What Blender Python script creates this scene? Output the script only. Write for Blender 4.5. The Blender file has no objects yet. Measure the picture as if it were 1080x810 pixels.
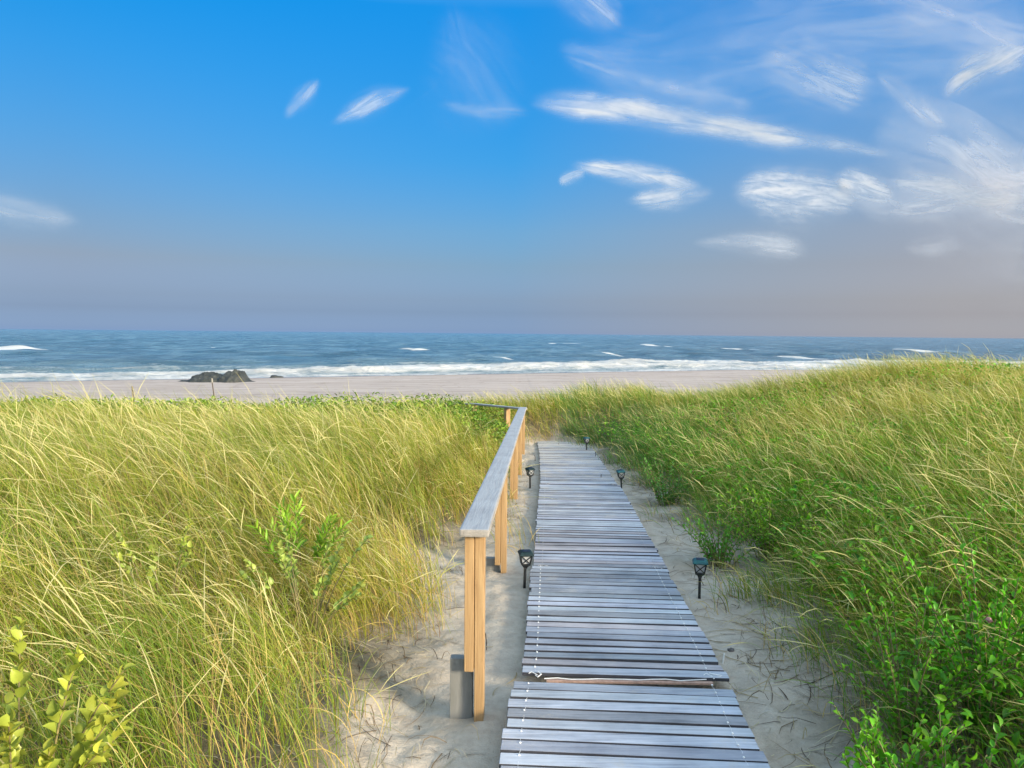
import bpy, bmesh, math, random
import numpy as np
from mathutils import Vector, Matrix, noise as mnoise
R = math.radians
rng = np.random.default_rng(11)
random.seed(5)
sc = bpy.context.scene
col = sc.collection

# ------------------------------------------------------------------ camera
CAM = np.array([0.0, 0.0, 1.8])
PITCH, ROLL, FPX = math.atan(53/800), R(0.53), 800.0
_f = np.array([0, math.cos(PITCH), -math.sin(PITCH)])
_r0 = np.array([1.0, 0, 0]); _u0 = np.cross(_r0, _f)
_r = _r0*math.cos(ROLL) + _u0*math.sin(ROLL)
_u = -_r0*math.sin(ROLL) + _u0*math.cos(ROLL)

def ray(px, py):
    d = _f + _r*((px-540)/FPX) + _u*((405-py)/FPX)
    return d/np.linalg.norm(d)
def P(px, py, Y):
    """world point at ground distance Y along the view through a spot of the photograph (used to survey positions)"""
    d = ray(px, py)
    return CAM + d*(Y/d[1])

cam = bpy.data.cameras.new('camera'); cam_o = bpy.data.objects.new('camera', cam); col.objects.link(cam_o)
cam.sensor_width = 36; cam.lens = FPX/1080*36; cam.clip_start = .05; cam.clip_end = 400000
m = Matrix(((_r[0], _u[0], -_f[0], 0), (_r[1], _u[1], -_f[1], 0), (_r[2], _u[2], -_f[2], 0), (0, 0, 0, 1)))
m.translation = Vector(CAM); cam_o.matrix_world = m
sc.camera = cam_o

# ------------------------------------------------------------------ noise
def _h(ix, iy, seed):
    n = (ix.astype(np.int64)*374761393 + iy.astype(np.int64)*668265263 + seed*974711) & 0x7fffffff
    n = ((n ^ (n >> 13))*1274126177) & 0x7fffffff
    return ((n ^ (n >> 16)) & 0xffff)/65535.0
def vn(x, y, seed=0):
    x = np.asarray(x, float); y = np.asarray(y, float)
    ix = np.floor(x); iy = np.floor(y); fx = x-ix; fy = y-iy
    fx = fx*fx*(3-2*fx); fy = fy*fy*(3-2*fy)
    a = _h(ix, iy, seed); b = _h(ix+1, iy, seed); c = _h(ix, iy+1, seed); d = _h(ix+1, iy+1, seed)
    return (a*(1-fx)+b*fx)*(1-fy) + (c*(1-fx)+d*fx)*fy
def fbm(x, y, seed=0, oct=4):
    s = 0; a = .5; t = 0
    for k in range(oct):
        s = s + a*vn(x*2**k+k*17.3, y*2**k-k*9.1, seed+k); t += a; a *= .5
    return s/t            # 0..1
def sst(a, b, x):
    t = np.clip((np.asarray(x, float)-a)/(b-a), 0, 1); return t*t*(3-2*t)

# ------------------------------------------------------------------ properties
def tag(o, label=None, cat=None, group=None, kind=None):
    if label: o['label'] = label
    if cat: o['category'] = cat
    if group: o['group'] = group
    if kind: o['kind'] = kind
    return o
def empty(name, loc, label, cat, group=None):
    o = bpy.data.objects.new(name, None); col.objects.link(o); o.location = loc
    o.empty_display_size = .1
    return tag(o, label, cat, group)
def mesh_obj(name, V, F, mats, parent=None, fm=None, smooth=False, colors=None, uvs=None):
    me = bpy.data.meshes.new(name)
    me.from_pydata([tuple(v) for v in V], [], [tuple(f) for f in F])
    for mm in (mats if isinstance(mats, (list, tuple)) else [mats]): me.materials.append(mm)
    if fm is not None: me.polygons.foreach_set('material_index', fm)
    if smooth: me.polygons.foreach_set('use_smooth', [True]*len(me.polygons))
    if colors is not None:
        at = me.color_attributes.new('tint', 'FLOAT_COLOR', 'POINT')
        c = np.ones((len(V), 4), np.float32); c[:, :3] = colors; at.data.foreach_set('color', c.ravel())
    me.update()
    o = bpy.data.objects.new(name, me); col.objects.link(o)
    if parent is not None: o.parent = parent
    return o
def fast_mesh(name, V, faces, mat, colors=None, smooth=False, parent=None, uv=None):
    """V (n,3); faces: list of int arrays (m,k), each of one polygon size"""
    me = bpy.data.meshes.new(name)
    me.vertices.add(len(V)); me.vertices.foreach_set('co', np.asarray(V, np.float32).ravel())
    li = np.concatenate([f.ravel() for f in faces]).astype(np.int32)
    tot = np.concatenate([np.full(len(f), f.shape[1]) for f in faces]).astype(np.int32)
    st = np.concatenate([[0], np.cumsum(tot)[:-1]]).astype(np.int32)
    me.loops.add(len(li)); me.loops.foreach_set('vertex_index', li)
    me.polygons.add(len(tot)); me.polygons.foreach_set('loop_start', st); me.polygons.foreach_set('loop_total', tot)
    if smooth: me.polygons.foreach_set('use_smooth', np.ones(len(tot), bool))
    me.update(calc_edges=True)
    if colors is not None:
        at = me.color_attributes.new('tint', 'FLOAT_COLOR', 'POINT')
        c = np.ones((len(V), 4), np.float32); c[:, :colors.shape[1]] = colors; at.data.foreach_set('color', c.ravel())
    if uv is not None:
        u = me.uv_layers.new(name='UVMap'); u.data.foreach_set('uv', uv[li].astype(np.float32).ravel())
    me.materials.append(mat)
    o = bpy.data.objects.new(name, me); col.objects.link(o)
    if parent is not None: o.parent = parent
    return o

class MB:
    def __init__(s): s.V = []; s.F = []; s.M = []; s.C = []
    def add(s, V, F, mi=0, c=(1, 1, 1)):
        n = len(s.V); s.V += [tuple(v) for v in V]; s.F += [tuple(i+n for i in f) for f in F]
        s.M += [mi]*len(F); s.C += [c]*len(V)
    def box(s, c, size, M=None, mi=0, tint=(1, 1, 1), bev=0.0, side_mi=None):
        x, y, z = [q/2 for q in size]
        bm = bmesh.new(); bmesh.ops.create_cube(bm, size=1)
        for v in bm.verts: v.co = Vector((v.co.x*2*x, v.co.y*2*y, v.co.z*2*z))
        if bev: bmesh.ops.bevel(bm, geom=bm.edges[:], offset=bev, segments=2, affect='EDGES', profile=.6)
        T = Matrix.Translation(Vector(c)) @ (M.to_4x4() if M is not None else Matrix())
        bm.verts.index_update()
        n = len(s.V)
        s.V += [tuple(T @ v.co) for v in bm.verts]; s.C += [tint]*len(bm.verts)
        for f in bm.faces:
            s.F.append(tuple(v.index+n for v in f.verts))
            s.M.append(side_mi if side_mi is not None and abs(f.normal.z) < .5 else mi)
        bm.free()
    def tube(s, pts, r, k=6, mi=0, tint=(1, 1, 1)):
        pts = [Vector(p) for p in pts]; rr = r if isinstance(r, (list, tuple)) else [r]*len(pts)
        V = []; F = []
        for i, p in enumerate(pts):
            t = (pts[min(i+1, len(pts)-1)]-pts[max(i-1, 0)]).normalized()
            a = t.cross(Vector((.13, .2, .97)) if abs(t.z) < .9 else Vector((1, 0, 0))).normalized(); b = t.cross(a)
            for j in range(k):
                an = 2*math.pi*j/k; V.append(p + (a*math.cos(an)+b*math.sin(an))*rr[i])
        for i in range(len(pts)-1):
            for j in range(k): F.append((i*k+j, i*k+(j+1) % k, (i+1)*k+(j+1) % k, (i+1)*k+j))
        F.append(tuple(range(k))[::-1]); F.append(tuple((len(pts)-1)*k+j for j in range(k)))
        s.add(V, F, mi, tint)
    def loft(s, rings, mi=0, cap=True, tint=(1, 1, 1)):
        k = len(rings[0]); V = [v for r_ in rings for v in r_]; F = []
        for i in range(len(rings)-1):
            for j in range(k): F.append((i*k+j, i*k+(j+1) % k, (i+1)*k+(j+1) % k, (i+1)*k+j))
        if cap: F.append(tuple(range(k))[::-1]); F.append(tuple((len(rings)-1)*k+j for j in range(k)))
        s.add(V, F, mi, tint)
    def build(s, name, mats, parent=None, smooth=False, tint=False):
        return mesh_obj(name, s.V, s.F, mats, parent, s.M, smooth, np.array(s.C) if tint else None)

# ------------------------------------------------------------------ materials
class NT:
    def __init__(s, nt): s.nt = nt
    def n(s, t, **kw):
        o = s.nt.nodes.new(t)
        for k, v in kw.items():
            if k.startswith('i_'):
                key = k[2:]; o.inputs[int(key) if key.isdigit() else key].default_value = v
            else: setattr(o, k, v)
        return o
    def l(s, a, b): s.nt.links.new(a, b)
    def m(s, op, a, b=None, c=None, clamp=False):
        o = s.nt.nodes.new('ShaderNodeMath'); o.operation = op; o.use_clamp = clamp
        for i, v in enumerate((a, b, c)):
            if v is None: continue
            if isinstance(v, (int, float)): o.inputs[i].default_value = v
            else: s.l(v, o.inputs[i])
        return o.outputs[0]
    def mix(s, f, a, b, blend='MIX'):
        o = s.nt.nodes.new('ShaderNodeMix'); o.data_type = 'RGBA'; o.blend_type = blend
        for i, v in ((0, f), (6, a), (7, b)):
            if isinstance(v, (int, float)): o.inputs[i].default_value = v
            elif isinstance(v, (tuple, list)): o.inputs[i].default_value = (*v, 1) if len(v) == 3 else v
            else: s.l(v, o.inputs[i])
        return o.outputs[2]
    def noise(s, vec, scale, detail=4, rough=.55, dist=0.0):
        o = s.n('ShaderNodeTexNoise'); o.inputs['Scale'].default_value = scale; o.inputs['Detail'].default_value = detail
        o.inputs['Roughness'].default_value = rough; o.inputs['Distortion'].default_value = dist
        if vec is not None: s.l(vec, o.inputs['Vector'])
        return o.outputs['Fac']
    def mapv(s, vec, scale=(1, 1, 1), loc=(0, 0, 0), rot=(0, 0, 0)):
        o = s.n('ShaderNodeMapping'); o.inputs['Scale'].default_value = scale; o.inputs['Location'].default_value = loc
        o.inputs['Rotation'].default_value = rot; s.l(vec, o.inputs[0]); return o.outputs[0]
    def ramp(s, f, stops):
        o = s.n('ShaderNodeValToRGB'); cr = o.color_ramp
        while len(cr.elements) < len(stops): cr.elements.new(.5)
        for e, (p, c) in zip(cr.elements, stops):
            e.position = p; e.color = (*c, 1) if len(c) == 3 else c
        s.l(f, o.inputs[0]); return o.outputs[0]
    def mr(s, v, a, b, c=0.0, d=1.0, smooth=False):
        o = s.n('ShaderNodeMapRange'); o.clamp = True
        if smooth: o.interpolation_type = 'SMOOTHSTEP'
        s.l(v, o.inputs[0])
        for i, q in enumerate((a, b, c, d)): o.inputs[i+1].default_value = q
        return o.outputs[0]
    def bump(s, h, strength, dist, normal=None):
        o = s.n('ShaderNodeBump'); o.inputs['Strength'].default_value = strength; o.inputs['Distance'].default_value = dist
        s.l(h, o.inputs['Height'])
        if normal is not None: s.l(normal, o.inputs['Normal'])
        return o.outputs[0]
def new_mat(name):
    m_ = bpy.data.materials.new(name); m_.use_nodes = True; nt = m_.node_tree
    for q in list(nt.nodes): nt.nodes.remove(q)
    N = NT(nt); out = N.n('ShaderNodeOutputMaterial'); return m_, N, out
def principled(N, out, **kw):
    p = N.n('ShaderNodeBsdfPrincipled')
    for k, v in kw.items():
        k = k.replace('_', ' ')
        if isinstance(v, (int, float)): p.inputs[k].default_value = v
        elif isinstance(v, tuple): p.inputs[k].default_value = (*v, 1)
        else: N.l(v, p.inputs[k])
    N.l(p.outputs[0], out.inputs[0]); return p

def mat_blade(name, trans=.38, rough=.5):
    m_, N, out = new_mat(name)
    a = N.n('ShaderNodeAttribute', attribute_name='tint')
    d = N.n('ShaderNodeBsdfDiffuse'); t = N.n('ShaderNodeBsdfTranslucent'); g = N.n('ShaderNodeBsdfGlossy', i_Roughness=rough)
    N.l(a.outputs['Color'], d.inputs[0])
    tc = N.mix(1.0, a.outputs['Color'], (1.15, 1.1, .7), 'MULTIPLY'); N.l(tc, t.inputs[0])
    g.inputs[0].default_value = (.9, .92, .85, 1)
    m1 = N.n('ShaderNodeMixShader', i_0=trans); N.l(d.outputs[0], m1.inputs[1]); N.l(t.outputs[0], m1.inputs[2])
    m2 = N.n('ShaderNodeMixShader', i_0=.02); N.l(m1.outputs[0], m2.inputs[1]); N.l(g.outputs[0], m2.inputs[2])
    N.l(m2.outputs[0], out.inputs[0]); return m_

def mat_tan():
    m_, N, out = new_mat('new_pine')
    tc = N.n('ShaderNodeTexCoord').outputs['Object']
    gr = N.noise(N.mapv(tc, (60, 60, 2.2)), 1.0, 6, .65, 1.2)
    gr2 = N.noise(N.mapv(tc, (9, 9, .7)), 1.0, 3, .5, .6)
    c = N.ramp(gr, [(.25, (.20, .105, .042)), (.5, (.37, .225, .10)), (.78, (.49, .33, .165))])
    c = N.mix(N.mr(gr2, .35, .7, 0, .5), c, (.34, .205, .09))
    kn = N.n('ShaderNodeTexVoronoi'); kn.inputs['Scale'].default_value = 1.0; N.l(N.mapv(tc, (9, 9, 3.1)), kn.inputs['Vector'])
    c = N.mix(N.mr(kn.outputs['Distance'], .08, .20, .85, 0), c, (.14, .07, .03))
    principled(N, out, Base_Color=c, Roughness=.75, Normal=N.bump(gr, .5, .004)); return m_
def mat_grey_wood(name, a, b, c_, sc_=(3, 50, 50), attr=False, rough=.8):
    m_, N, out = new_mat(name)
    tc = N.n('ShaderNodeTexCoord').outputs['Object']
    gr = N.noise(N.mapv(tc, sc_), 1.0, 7, .68, .8)
    bl = N.noise(tc, 3.0, 4, .6)
    fi = N.noise(N.mapv(tc, tuple(q*4 for q in sc_)), 1.0, 3, .6)
    c = N.ramp(gr, [(.28, a), (.5, b), (.75, c_)])
    c = N.mix(N.mr(fi, .3, .75, .35, 0), c, a)
    c = N.mix(N.mr(bl, .35, .68, 0, .4), c, tuple(q*1.15 for q in c_))
    if attr:
        at = N.n('ShaderNodeAttribute', attribute_name='tint'); c = N.mix(1.0, c, at.outputs['Color'], 'MULTIPLY')
        # sand trodden into the slats
        geo = N.n('ShaderNodeNewGeometry')
        dn = N.noise(geo.outputs['Position'], 5.0, 7, .72); g2 = N.noise(geo.outputs['Position'], 60.0, 3, .7)
        sep = N.n('ShaderNodeSeparateXYZ'); N.l(geo.outputs['Position'], sep.inputs[0])
        far = N.mr(sep.outputs[1], 7.0, 14.5, 0, .22)
        dd = N.m('ADD', N.m('ADD', N.m('MULTIPLY', dn, .8), N.m('MULTIPLY', g2, .2)), far)
        c = N.mix(N.mr(dd, .56, .80, 0, .85), c, (.50, .43, .34))
    principled(N, out, Base_Color=c, Roughness=rough, Normal=N.bump(gr, .6, .006)); return m_
def mat_plain(name, c, rough=.6, metallic=0.0, var=.25, scale=30, spec=.5):
    m_, N, out = new_mat(name)
    tc = N.n('ShaderNodeTexCoord').outputs['Object']
    n_ = N.noise(tc, scale, 4, .6)
    cc = N.mix(N.mr(n_, .3, .7), tuple(q*(1-var) for q in c), tuple(q*(1+var) for q in c))
    principled(N, out, Base_Color=cc, Roughness=rough, Metallic=metallic, Normal=N.bump(n_, .25, .002), Specular_IOR_Level=spec); return m_

M_grass = mat_blade('grass_blade')
M_leaf = mat_blade('leaf', .3, .35)
M_tan = mat_tan()
M_cap = mat_grey_wood('weathered_cap', (.21, .21, .22), (.30, .305, .315), (.38, .385, .395), (50, 3, 50))
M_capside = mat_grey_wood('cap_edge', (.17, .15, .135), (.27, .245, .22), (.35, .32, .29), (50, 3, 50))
M_block = mat_grey_wood('grey_paint', (.15, .145, .13), (.21, .205, .19), (.26, .25, .235), (30, 30, 3))
M_slat = mat_grey_wood('weathered_slat', (.13, .135, .155), (.335, .345, .375), (.57, .575, .60), (2.2, 55, 55), attr=True)
M_slatshade = mat_grey_wood('slat_edge_shade', (.018, .018, .025), (.04, .04, .05), (.08, .08, .095), (2.2, 55, 55))  # near-black side faces: shade between the slats put into the colour
M_cordold = mat_plain('sandy_cord', (.42, .40, .38), .9, 0, .2)
M_cord = mat_plain('white_cord', (.78, .77, .75), .8, 0, .1)
M_black = mat_plain('black_plastic', (.012, .013, .014), .38, 0, .3, 60)
M_teal = mat_plain('dark_teal_cap', (.008, .022, .026), .55, 0, .35, 40, .2)
M_tealcap = mat_plain('teal_cap', (.010, .075, .085), .5, 0, .35, 40, .3)
M_solar = mat_plain('solar_cell', (.01, .014, .03), .5, 0, .2, 80, .2)
M_rust = mat_plain('rusty_metal', (.07, .045, .035), .8, .3, .3, 80)
M_stem = mat_plain('stem', (.16, .13, .05), .8, 0, .4, 60)
M_stake = mat_plain('stake_wood', (.10, .075, .055), .85, 0, .4, 40)
M_pink = mat_plain('petal', (.50, .27, .27), .8, 0, .3, 90)
M_white = mat_plain('pale_wood', (.62, .6, .55), .75, 0, .2, 60)
M_stone = mat_plain('stone', (.10, .09, .085), .85, 0, .4, 30)
# frosted lantern panel
M_lens, _N, _o = new_mat('frosted_panel')
principled(_N, _o, Base_Color=(.55, .56, .58), Roughness=.3, Transmission_Weight=.35, IOR=1.2)

# ------------------------------------------------------------------ terrain
_PY = [-6, 3, 4, 6, 8, 10, 12, 14, 16, 19]
_PZ = [.02, 0, -.03, -.11, -.18, -.26, -.34, -.42, -.48, -.55]
def gp(Y): return np.interp(Y, _PY, _PZ)
def ctr(Y):                    # centre line of the walk, surveyed
    return np.interp(Y, _CY, _CX)
_cy = [(666, 800, 3.2), (654, 715, 4.08), (629, 600, 6.2), (619, 552, 7.8), (610, 510, 10.2), (599, 475, 13.6)]
_CY = [q[2] for q in _cy]; _CX = [float(P(*q)[0]) for q in _cy]
_CY = [-6]+_CY+[17]; _CX = [_CX[0]-.5]+_CX+[_CX[-1]+.03]
def xl(Y): return np.interp(Y, [-2, 3.1, 3.75, 4.9, 5.9, 8, 11, 15, 16.2], [-.36, -.40, -.58, -.54, -.50, -.16, .06, .16, 1.8])
def xr(Y): return np.interp(Y, [-2, 3.2, 4.2, 6.1, 7.7, 9.8, 12, 13.5, 15.2, 16.2], [1.28, 1.33, 1.54, 1.78, 1.86, 1.82, 1.72, 1.6, 1.3, .1])
def shore_s(x, Y): return (Y - 96 - .5*np.minimum(x, 30) - .25*np.maximum(x-30, 0))/1.118
SEA = -3.2
def ground(x, Y, fine=True):
    x = np.asarray(x, float); Y = np.asarray(Y, float)
    g = gp(Y)
    dl = np.maximum(xl(Y)-x, 0); dr = np.maximum(x-xr(Y), 0)
    gl = np.interp(Y, [-6, 0, 5, 8, 11, 13, 16, 19], [.1, .1, .15, .12, 0, -.12, -.24, -.5])
    z = g + (gl-g)*sst(0, 1.1, dl)
    rise = np.interp(dr, [0, .5, 1, 2, 4, 7, 12, 30, 200], [0, .09, .17, .32, .56, .92, 1.22, 1.25, 1.2])
    z = z + rise
    z = z + .36*sst(15.3, 17.2, Y)*sst(-5.5, -3.0, x)*sst(4.5, 2.5, x)
    # hump of the right hand dune
    z = z + .44*np.exp(-((x-9.3)/2.9)**2-((Y-16.8)/3.0)**2)
    away = sst(.2, 2.0, np.maximum(dl, dr))
    z = z + away*((fbm(x*.45, Y*.45, 3)-.5)*.34)
    # seaward face
    edge = 18.2 + .8*(fbm(x*.2, x*0+4, 8)-.5)*2 + -1.2*sst(-3, -5, x)+.8*sst(-4, -3, x)*sst(4.5, 2.5, x)
    s = shore_s(x, Y)
    beach = np.where(s > 0, SEA-.07*s, np.where(s > -7, SEA-.045*s, SEA+.315-.0085*(s+7)))
    beach = np.clip(beach, -9, -2.35) + .05*(fbm(x*.25, Y*.25, 21)-.5)*sst(20, 30, Y)
    z = z*(1-sst(edge, edge+9, Y)) + beach*sst(edge, edge+9, Y)
    if fine:
        near = sst(20, 15, Y)*(Y > -3)
        # wind and foot marks in the soft sand
        n1 = fbm(x*2.2, Y*2.2, 31, 4)-.5
        n2 = np.abs(fbm(x*6.5, Y*5.0, 41, 4)-.5)
        foot = vn(x*3.6, Y*3.1, 55); foot = sst(.62, .85, foot)
        corridor = sst(1.4, .3, np.maximum(dl, dr))
        off = np.abs(x-ctr(Y))
        keep = sst(.45, .75, off)            # packed flat under the slats
        z = z - .012*(1-keep)
        z = z + near*keep*(n1*.07 + .05*(.12-n2) - foot*.028*corridor)
        z = z - .05*np.exp(-((x+.25)/.42)**4-((Y-3.1)/.95)**4)*near
        # sand blown over the far end and edges of the walk
        z = z + sst(11.0, 15.3, Y)*(fbm(x*2.6, Y*2.0, 61)*.085-.005)*sst(18, 16, Y)
    return z
def xs_grid():
    a = [-1.6]
    while a[-1] < 3.2: a.append(a[-1]+.028)
    r_ = [a[-1]]; st = .03
    while r_[-1] < 6000: st *= 1.09; r_.append(r_[-1]+st)
    l_ = [a[0]]; st = .03
    while l_[-1] > -6000: st *= 1.09; l_.append(l_[-1]-st)
    return np.array(l_[:0:-1]+a+r_[1:])
def ys_grid():
    a = [1.2]
    while a[-1] < 17: a.append(a[-1]+.024*(1+a[-1]*.09))
    st = .06
    while a[-1] < 24: a.append(a[-1]+.1)
    while a[-1] < 160: a.append(a[-1]+.5*(1+(a[-1]-24)*.01))
    st = 1
    while a[-1] < 6000: st *= 1.25; a.append(a[-1]+st)
    b = [1.2]; st = .05
    while b[-1] > -600: st *= 1.3; b.append(b[-1]-st)
    return np.array(b[:0:-1]+a)
gx, gy = xs_grid(), ys_grid()
X, Yg = np.meshgrid(gx, gy)
Z = ground(X, Yg)
nx, ny = len(gx), len(gy)
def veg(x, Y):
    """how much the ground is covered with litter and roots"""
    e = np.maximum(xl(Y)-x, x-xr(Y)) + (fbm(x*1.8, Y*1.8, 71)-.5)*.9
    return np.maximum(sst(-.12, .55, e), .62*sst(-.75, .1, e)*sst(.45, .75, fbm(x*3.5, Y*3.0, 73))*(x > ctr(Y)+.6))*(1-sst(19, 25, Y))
ii = np.arange(nx*ny).reshape(ny, nx)
Fq = np.stack([ii[:-1, :-1], ii[:-1, 1:], ii[1:, 1:], ii[1:, :-1]], -1).reshape(-1, 4)
wet = sst(-9, -1.5, shore_s(X, Yg)+(fbm(X*.08, Yg*.08, 91)-.5)*5)
Cg = np.zeros((nx*ny, 3)); Cg[:, 0] = veg(X, Yg).ravel(); Cg[:, 1] = wet.ravel()
def mat_sand():
    m_, N, out = new_mat('sand')
    at = N.n('ShaderNodeAttribute', attribute_name='tint'); sp = N.n('ShaderNodeSeparateColor'); N.l(at.outputs['Color'], sp.inputs[0])
    pos = N.n('ShaderNodeNewGeometry').outputs['Position']
    n1 = N.noise(pos, .9, 5, .6); n2 = N.noise(pos, 9, 5, .65); n3 = N.noise(pos, 420, 2, .7)
    c = N.ramp(n2, [(.3, (.41, .335, .255)), (.5, (.51, .43, .335)), (.72, (.59, .51, .41))])
    c = N.mix(N.mr(n1, .35, .7, 0, .35), c, (.47, .375, .29))
    c = N.mix(N.mr(n3, .35, .7, .35, 0), c, (.22, .17, .13))
    sepp = N.n('ShaderNodeSeparateXYZ'); N.l(pos, sepp.inputs[0])
    beach = N.mr(sepp.outputs[1], 18, 28)
    # tide wrack, tracks and pinkish coarse sand on the beach
    bn = N.noise(N.mapv(pos, (.12, .55, 1), rot=(0, 0, -.46)), 1.0, 6, .7)
    bc = N.ramp(bn, [(.3, (.30, .235, .195)), (.5, (.41, .33, .28)), (.7, (.49, .40, .345))])
    fp = N.noise(N.mapv(pos, (.9, .35, 1)), 1.0, 7, .8)
    bc = N.mix(N.mr(fp, .55, .66, 0, .6), bc, (.22, .165, .13))
    wl = N.noise(N.mapv(pos, (.05, 1.6, 1), rot=(0, 0, -.46)), 1.0, 5, .7)
    bc = N.mix(N.mr(wl, .66, .72, 0, .6), bc, (.17, .13, .11))
    c = N.mix(beach, c, bc)
    c = N.mix(N.mr(sp.outputs[1], 0, 1, 0, .8), c, (.17, .135, .12))
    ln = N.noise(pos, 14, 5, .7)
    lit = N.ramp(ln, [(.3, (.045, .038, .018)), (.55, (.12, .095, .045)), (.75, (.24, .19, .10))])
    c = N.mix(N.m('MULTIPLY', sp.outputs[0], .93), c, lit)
    h = N.m('ADD', N.m('MULTIPLY', N.noise(pos, 16, 5, .65), .6), N.m('MULTIPLY', N.noise(pos, 110, 3, .7), .16))
    rough = N.mr(sp.outputs[1], .3, 1, .95, .25)
    principled(N, out, Base_Color=c, Roughness=rough, Normal=N.bump(h, .9, .035), Specular_IOR_Level=.25); return m_
sand = fast_mesh('ground', np.stack([X.ravel(), Yg.ravel(), Z.ravel()], -1), [Fq], mat_sand(), Cg, smooth=True)
tag(sand, 'pale dune sand and beach running down to the sea', kind='structure')

# ------------------------------------------------------------------ sea
def build_sea():
    H = CAM[2]-SEA
    az = np.concatenate([np.linspace(-80, -36, 60, endpoint=False), np.linspace(-36, 36, 760), np.linspace(36.5, 80, 60)])
    az = np.radians(az)
    rr = [52.0]
    while rr[-1] < 2600: rr.append(rr[-1]*(1+.0045+max(0, rr[-1]-300)*.000012))
    rr += [3600, 6000, 12000, 40000, 150000]
    rr = np.array(rr); A, RR = np.meshgrid(az, rr)
    x = RR*np.sin(A); y = RR*np.cos(A)
    s = shore_s(x, y); t = (x*1.0+y*.5)/1.118            # offshore, along shore
    z = np.zeros_like(x); foam = np.zeros_like(x)
    g = np.random.default_rng(3)
    wob = (fbm(t*.012, s*.004, 5)-.5)*60
    for k in range(46):
        L = 4.5*1.085**k                                   # wavelength 4.5 .. 180
        th = g.normal(0, .55 if L < 30 else .22)
        amp = .0085*L**.72*(.55+g.random()*.9)
        if L > 70: amp *= .5
        ph = g.random()*6.28
        fade = sst(RR.max(), 0, RR)*0+np.clip(1.6*L/(RR*.0045*3+1e-3), 0, 1)
        kk = 2*math.pi/L
        q = kk*((s+wob*.25)*math.cos(th)+t*math.sin(th))+ph
        z += amp*fade*(1-np.abs(np.sin(q/2))*2+.27)*.8 if L > 12 else amp*fade*np.sin(q)
    z *= sst(2, 45, s)*.85+.02
    z *= 1+.0*s
    # breakers: each one (distance offshore, from t, to t, height, foam amount)
    def breaker(s0, t0, t1, h, fo, w=2.2, back=9, seed=1, soft=18):
        nonlocal z, foam
        along = sst(t0-soft, t0+soft, t)*sst(t1+soft, t1-soft, t)
        line = s0+(fbm(t*.02, t*0+seed, seed)-.5)*13
        d = s-line
        prof = np.where(d < 0, np.exp(-(d/w)**2), np.exp(-(d/(w*3))**2))
        loc = along*(.65+.7*fbm(t*.05, t*0, seed+9))
        z = z + h*prof*loc
        lace = np.exp(-np.maximum(d-.5*w, 0)/2.2)*np.exp(-np.maximum(-d-back*.25, 0)/back)
        foam = np.maximum(foam, fo*loc*lace)
    # distances along the shore in terms of t of photo columns
    breaker(15, 58, 330, .60, 1.05, seed=2, back=4)
    breaker(7, 10, 330, .30, .75, seed=4, back=4)
    breaker(16, -60, 52, .62, .50, seed=5, back=6)
    breaker(8, -70, 120, .30, .92, seed=6, back=5)
    breaker(40, -40, 60, .7, .16, w=3, seed=7)
    breaker(60, 10, 260, .75, .10, w=3.5, seed=8)
    breaker(95, -80, 300, .7, .0, w=5, seed=12)
    # swash sheet
    foam = np.maximum(foam, sst(12, 1.0, s)*sst(-12, -2, s)*(.80+.4*(fbm(t*.09, s*.3, 17)-.5)*2))
    # scattered white caps, surveyed
    for (px, py, w_, h_) in [(18, 370, 24, .9), (434, 370.5, 9, .6), (592, 363, 7, .5), (705, 368.5, 10, .55), (766, 369.5, 17, .8),
                             (690, 365, 4, .3), (840, 378, 9, .4), (125, 381, 5, .3), (520, 379, 4, .05), (950, 372, 9, .4),(640,375,4,.05),(225,367,4,.25)]:
        yh = 352+(px-540)*.0093
        Yd = H*FPX/(py-yh); p = P(px, py, Yd); sx = shore_s(p[0], p[1]); tx = (p[0]+p[1]*.5)/1.118
        wl = w_*Yd/FPX
        gse = np.exp(-((t-tx)/wl)**2)
        d = s-(sx+(fbm(t*.06, t*0+px, 44)-.5)*10*Yd/180)
        sw = Yd*.016
        foam = np.maximum(foam, 1.75*gse**.6*np.exp(-(np.where(d > 0, d/(sw*1.3), d/(sw*2.8)))**2))
        z = z+h_*gse*np.exp(-(d/(sw*2))**2)
    z += ((fbm(t*.30, s*.35, 77)-.48)*.95+(fbm(t*.9, s*.9, 78)-.5)*.5)*np.clip(foam-.35, 0, 1)*sst(48, 34, s)
    n = len(rr)*len(az)
    ii = np.arange(n).reshape(len(rr), len(az))
    F = np.stack([ii[:-1, :-1], ii[:-1, 1:], ii[1:, 1:], ii[1:, :-1]], -1).reshape(-1, 4)
    C = np.zeros((n, 3)); C[:, 0] = foam.ravel(); C[:, 1] = np.clip(s/45, 0, 1).ravel(); C[:, 2] = np.clip(z*.5+.5, 0, 1).ravel()
    m_, N, out = new_mat('sea_water')
    at = N.n('ShaderNodeAttribute', attribute_name='tint'); sp = N.n('ShaderNodeSeparateColor'); N.l(at.outputs['Color'], sp.inputs[0])
    pos = N.n('ShaderNodeNewGeometry').outputs['Position']
    rp = N.mapv(pos, rot=(0, 0, -.46))
    chop = N.noise(N.mapv(rp, (.34, .42, 1)), 1.0, 7, .68, .3)
    big = N.noise(N.mapv(rp, (.02, .07, 1)), 1.0, 5, .6)
    chop2 = N.noise(N.mapv(rp, (.085, .075, 1)), 1.0, 8, .72, .5)
    fn = N.noise(N.mapv(rp, (.75, 1.3, 1)), 1.0, 9, .78, .5)
    fn2 = N.noise(N.mapv(rp, (.16, .22, 1)), 1.0, 6, .7, .5)
    f_ = N.m('ADD', sp.outputs[0], N.m('ADD', N.m('MULTIPLY', fn, 1.0), N.m('MULTIPLY', fn2, 1.5)))
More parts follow.
